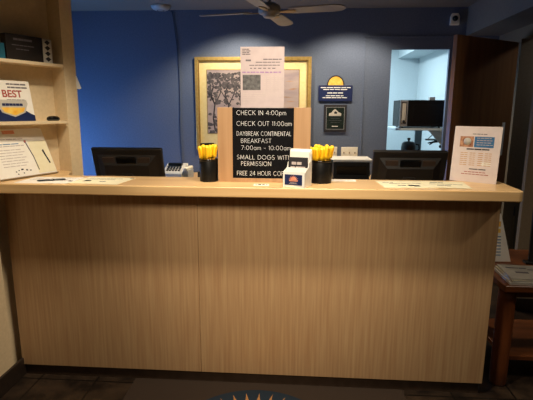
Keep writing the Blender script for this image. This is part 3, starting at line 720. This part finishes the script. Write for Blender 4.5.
bars(bk, 'ink', words(.2, .7, .15, .08, 3) + words(.15, .75, .4, .03, 4) + words(.25, .6, .55, .03, 3), .197, .125, -.022, 'cover_text', dx=-.0365)
tb = tag(MB().box(-.03, .03, -.02, .02, 0, .075, .002).box(-.028, .028, -.0205, -.019, .06, .066).build('book', 'teal'), 'small teal book at the left of the upper shelf', 'book'); tb.location = nv(.085, .045, Z1); tb.rotation_euler = (0, 0, ua)
bs = thing('booklet', 'white booklet headed BEST with a navy foot leaning on the lower shelf', 'booklet', nv(.15, .042, Z2), rotz=ua, tilt=-.16)
bw2, bh2 = .21, .205
MB().box(-bw2 / 2, bw2 / 2, -.004, .004, 0, bh2, .001).build('cover', 'paper', bs)
text(bs, 'BEST', -.05, .122, .105, .036, -.004, 'ink_red', 'title', bold=.02)
bars(bs, 'ink', words(.4, .9, .07, .035, 4) + words(.42, .92, .15, .035, 4) + words(.35, .8, .46, .03, 4), bw2, bh2, -.004)
bars(bs, 'ink_dark', [(.16, .22, .09, .18)], bw2, bh2, -.004, 'numeral')
MB().prism([(-bw2 / 2, .001), (bw2 / 2, .001), (bw2 / 2, .03), (.085, .038), (.05, .06), (-.02, .07), (-.07, .07), (-bw2 / 2, .075)], -.0052, -.003, 'y').build('navy_foot', 'navy', bs)
MB().prism([(-.085, .108), (.07, .108), (.075, .09), (.055, .045), (-.005, .022), (-.07, .045), (-.09, .09)], -.0062, -.004, 'y').build('shield', 'paper_grey', bs)
MB().prism([(-.07, .07), (.056, .07), (.045, .048), (-.005, .03), (-.06, .048)], -.007, -.0055, 'y').build('shield_band', 'sun_yellow', bs)
bars(bs, 'navy', words(.2, .72, .56, .06, 6, .008), bw2, bh2, -.0062, 'shield_text')
ov = thing('stone_paperweight', 'black oval paperweight lying at the right of the lower shelf', 'paperweight', nv(.355, .03, Z2), rotz=ua)
MB().lathe([(0, 0), (.022, 0), (.028, .006), (.027, .013), (.018, .019), (0, .021)], 28, mx=Matrix.Diagonal((1.35, .9, 1.3, 1))).build('body', 'gloss_black', ov)
MB().lathe([(.0272, .005), (.0285, .0065), (.0272, .008)], 28, mx=Matrix.Diagonal((1.35, .9, 1.3, 1))).build('seam', 'dark_grey', ov)

# leaning display folder on the ledge
f0 = on_z(1, 181.5, LT); f1 = on_z(57.5, 173, LT)
fd = f1 - f0; fw_ = fd.length
fo = thing('display_folder', 'white display sheet with a cream side card leaning below the shelves on the counter', 'display', tuple((f0 + f1) / 2 + Vector((0, 0, .002))), rotz=math.atan2(fd.y, fd.x), tilt=-.40)
fh_ = .262
MB().box(-fw_ / 2, fw_ / 2, -.0015, .0015, 0, fh_).build('page', 'paper', fo)
MB().box(-fw_ / 2, fw_ / 2, -.012, .002, -.002, .004, .001).build('lip', 'tan_panel', fo)
MB().box(fw_ * .17, fw_ * .49, -.003, -.001, .012, fh_ * .72).build('side_card', 'paper_cream', fo)
MB().prism([(fw_ * .36, .135), (fw_ * .39, .14), (fw_ * .405, .11), (fw_ * .43, .075), (fw_ * .44, .06), (fw_ * .415, .06), (fw_ * .39, .095), (fw_ * .37, .12)], -.004, -.0025, 'y').build('figure', 'ink_dark', fo)
MB().tube([(fw_ * .12, -.004, fh_ * .72), (fw_ * .17, -.004, fh_ * .4), (fw_ * .185, -.004, .03)], .0022).build('fold_edge', 'ink', fo)
MB().box(fw_ * .105, fw_ * .135, -.005, -.001, fh_ * .70, fh_ * .75, .001).build('clip', 'ink_red', fo)
bars(fo, 'ink_blue', words(.1, .5, .30, .015, 3), fw_, fh_, -.0015, 'blue_heading')
r = words(.12, .6, .20, .018, 5) + words(.12, .58, .34, .016, 5)
for k in range(7): r += words(.12, .5 + .05 * (k % 2), .42 + .055 * k, .012, 4)
bars(fo, 'ink_light', r, fw_, fh_, -.0015)
bars(fo, 'sun_coral', [(.3, .5, .03, .10)], fw_, fh_, -.0015, 'sun_logo')
bars(fo, 'ink_dark', [(.28, .3, .86, .88), (.33, .35, .84, .86), (.38, .42, .82, .85), (.46, .49, .84, .87), (.52, .55, .86, .88), (.3, .32, .91, .93), (.4, .42, .9, .92)], fw_, fh_, -.0015, 'footprints')
# paper scrap taped on the post edge
scp = Rr - N * .002
sc = tag(MB().prism([(-.028, .075), (0, .07), (.021, .003), (.012, -.002), (-.006, 0)], -.001, .001, 'y').build('paper_note', 'paper'), 'small white paper tag stuck on the edge of the shelf post', 'note')
sc.location = (scp.x, scp.y, 1.535); sc.rotation_euler = (0, 0, ua - .6)

# ------------------------------------------------------------------ right-hand table and what stands on it
TZ = .575
tt = thing('side_table', 'orange brown wooden side table with round legs at the right end of the counter', 'table', (1.385, 2.48, 0))
MB().box(-.35, .45, -.30, .33, TZ - .035, TZ, .006, 3).build('tabletop', 'table_wood', tt)
for x in (-.30, .40):
    for y in (-.225, .26): MB().lathe([(0, 0), (.036, 0), (.041, .01), (.043, .1), (.043, TZ - .09), (.04, TZ - .036), (0, TZ - .036)], 28, x, y).build('leg', 'leg_wood', tt)
MB().box(-.27, .38, -.2, .25, .12, .145, .003).build('lower_shelf', 'table_wood', tt)
MB().box(-.28, .38, -.2, -.18, TZ - .1, TZ - .036, .002).build('apron', 'table_wood', tt)
def magazine(x, y, z, w, dp, th, rz, mat, label):
    t = thing('magazine', label, 'magazine', (x, y, z), rotz=rz, group='magazines stacked on the side table')
    MB().box(-w / 2, w / 2, -dp / 2, dp / 2, 0, th - .001).build('pages', 'paper', t)
    MB().box(-w / 2 - .001, w / 2 + .001, -dp / 2 - .001, dp / 2 + .001, th - .001, th, 0).build('cover', mat, t)
    b = MB()
    for u0, u1, v0, v1 in words(.1, .5, .2, .06, 2) + words(.2, .45, .5, .1, 1) + words(.5, .9, .3, .04, 3): b.box(-w / 2 + u0 * w, -w / 2 + u1 * w, dp / 2 - v1 * dp, dp / 2 - v0 * dp, th - .0003, th + .0005)
    b.build('cover_text', 'ink', t)
magazine(1.20, 2.30, TZ, .26, .22, .012, -.06, 'paper', 'bottom magazine of the stack on the side table')
magazine(1.205, 2.305, TZ + .0125, .25, .22, .010, -.02, 'paper_cream', 'middle magazine of the stack on the side table')
magazine(1.21, 2.30, TZ + .023, .255, .215, .008, -.09, 'paper_grey', 'topmost magazine of the stack, grey cover with dark marks')
lf = thing('leaflet_stand', 'white leaflet with blue lines standing upright on the side table behind the counter end', 'leaflet', (1.125, 2.545, TZ + .0035), rotz=0.05, tilt=-.16)
MB().prism([(-.09, 0), (.10, 0), (.04, .275), (-.06, .275)], -.002, .002, 'y').build('page', 'paper', lf)
bars(lf, 'ink_blue', [(.2, .8, .42 + .07 * k, .44 + .07 * k) for k in range(7)], .14, .25, -.002, 'printed_lines')
bars(lf, 'sun_yellow', [(.35, .78, .08, .2), (.3, .78, .25, .34)], .14, .25, -.002, 'yellow_heading')
MB().prism([(.002, .002), (.07, .02), (.003, .2)], -.02, .02, 'x').build('easel_back', 'paper_grey', lf)
bp_ = thing('sign_stand', 'tall black framed sign standing on the side table at the photo right edge', 'sign', (1.445, 2.52, TZ), rotz=-.15, tilt=-.06)
ring(-.13, .13, .012, .32, .016, -.01, .01, .002).build('frame', 'black_plastic', bp_)
MB().box(-.115, .115, -.004, .006, .026, .306).build('panel', 'ink_dark', bp_)
MB().box(-.15, .15, -.03, .03, 0, .014, .003).build('base', 'black_plastic', bp_)

# ------------------------------------------------------------------ narrow things seen between the open door and the wall end
def gap(px, py): return on_y(px, py, 4.56)
g0 = gap(524, 45); g1 = gap(523.5, 76)
tp = tag(MB().box(-.045, .06, 0, .02, g1.z, g0.z, .002).box(-.04, .05, -.002, .001, g1.z + .02, g1.z + .03).build('notice_board', 'tan_panel'), 'narrow tan board seen high between the open door and the wall end', 'board'); tp.location = (g0.x, 4.58, 0)
g2 = gap(522, 90)
bpo = thing('broom', 'blue handled broom hanging between the open door and the wall end', 'broom', (g2.x, 4.56, 0))
MB().tube([(0, 0, g2.z), (.0, 0, .5)], .014).build('handle', 'blue_pole', bpo)
MB().box(-.035, .03, -.018, .04, g2.z - .03, g2.z + .03, .004).build('hanger_clip', 'paper', bpo)
MB().box(-.05, .05, -.03, .03, .4, .5, .008).build('head', 'dark_grey', bpo)
MB().prism([(-.05, .4), (.05, .4), (.07, .0), (-.07, .0)], -.03, .03, 'y').build('bristles', 'tan_panel', bpo)
wst = tag(MB().box(-.02, .02, .0202, .024, 1.02, 1.32, .001).box(-.012, .012, .0235, .0252, 1.06, 1.27).build('notice_strip', 'paper'), 'narrow white printed strip on the open door, right of the menu sign', 'notice'); wst.matrix_world = dm @ Matrix.Translation((.11, 0, 0))

# ------------------------------------------------------------------ light
def area(name, loc, target, sx, sy, power, color, spread=PI):
    l = bpy.data.lights.new(name, 'AREA'); l.shape = 'RECTANGLE'; l.size = sx; l.size_y = sy; l.energy = power; l.color = color; l.spread = spread
    o = bpy.data.objects.new(name, l); COL.objects.link(o); o.location = loc
    o.rotation_euler = (Vector(target) - Vector(loc)).to_track_quat('-Z', 'Y').to_euler(); return o
def spot(name, loc, target, power, color, ang, blend, rad=.05):
    l = bpy.data.lights.new(name, 'SPOT'); l.energy = power; l.color = color; l.spot_size = math.radians(ang); l.spot_blend = blend; l.shadow_soft_size = rad
    o = bpy.data.objects.new(name, l); COL.objects.link(o); o.location = loc
    o.rotation_euler = (Vector(target) - Vector(loc)).to_track_quat('-Z', 'Y').to_euler(); return o
WARM = (1, .86, .66)
spot('counter_downlight', (-.40, 1.59, 2.4), (-.48, 2.02, .6), 56, WARM, 104, .7, .07)
spot('niche_fill', (-.78, 1.72, 2.4), (-1.36, 2.25, 1.12), 52, WARM, 46, .8, .05)  # added spot without a known fixture, brightens the niche alone
spot('counter_downlight', (.2, 1.59, 2.4), (.24, 2.02, .6), 74, WARM, 104, .7, .07)
spot('front_fill', (-.15, .1, 2.3), (-.1, 2.1, 1.0), 205, WARM, 45, 1.0, .3)  # unseen fill above the camera, added so brightness falls off towards the edges
spot('office_downlight', (-.55, 4.35, 2.41), (-.6, 4.62, 0), 84, (1, .84, .62), 128, .5, .05)
spot('office_downlight', (.5, 4.35, 2.41), (.5, 4.62, 0), 66, (1, .82, .60), 128, .5, .05)
spot('right_fill', (2.1, 1.3, 2.4), (1.6, 2.6, .8), 34, WARM, 110, 1.0, .08)  # extra fill put in to lift the door, near wall and table
spot('side_room_fill', (2.75, 3.9, 2.38), (2.4, 4.4, 1.2), 8, (.9, .95, 1), 120, 1.0, .06)  # invented source that brightens the narrow things in the door gap
area('pantry_tube', (.7, 5.9, 2.36), (.8, 5.9, 0), 1.2, .3, 42, (.74, .92, 1.0))

w = bpy.data.worlds.new('world'); S.world = w; w.use_nodes = True
w.node_tree.nodes['Background'].inputs['Color'].default_value = (1, .85, .7, 1)
w.node_tree.nodes['Background'].inputs['Strength'].default_value = .04
vs = S.view_settings
vs.view_transform = 'Standard'; vs.look = 'None'; vs.gamma = 1; vs.use_curve_mapping = False; vs.exposure = 0
S.cycles.use_denoising = True
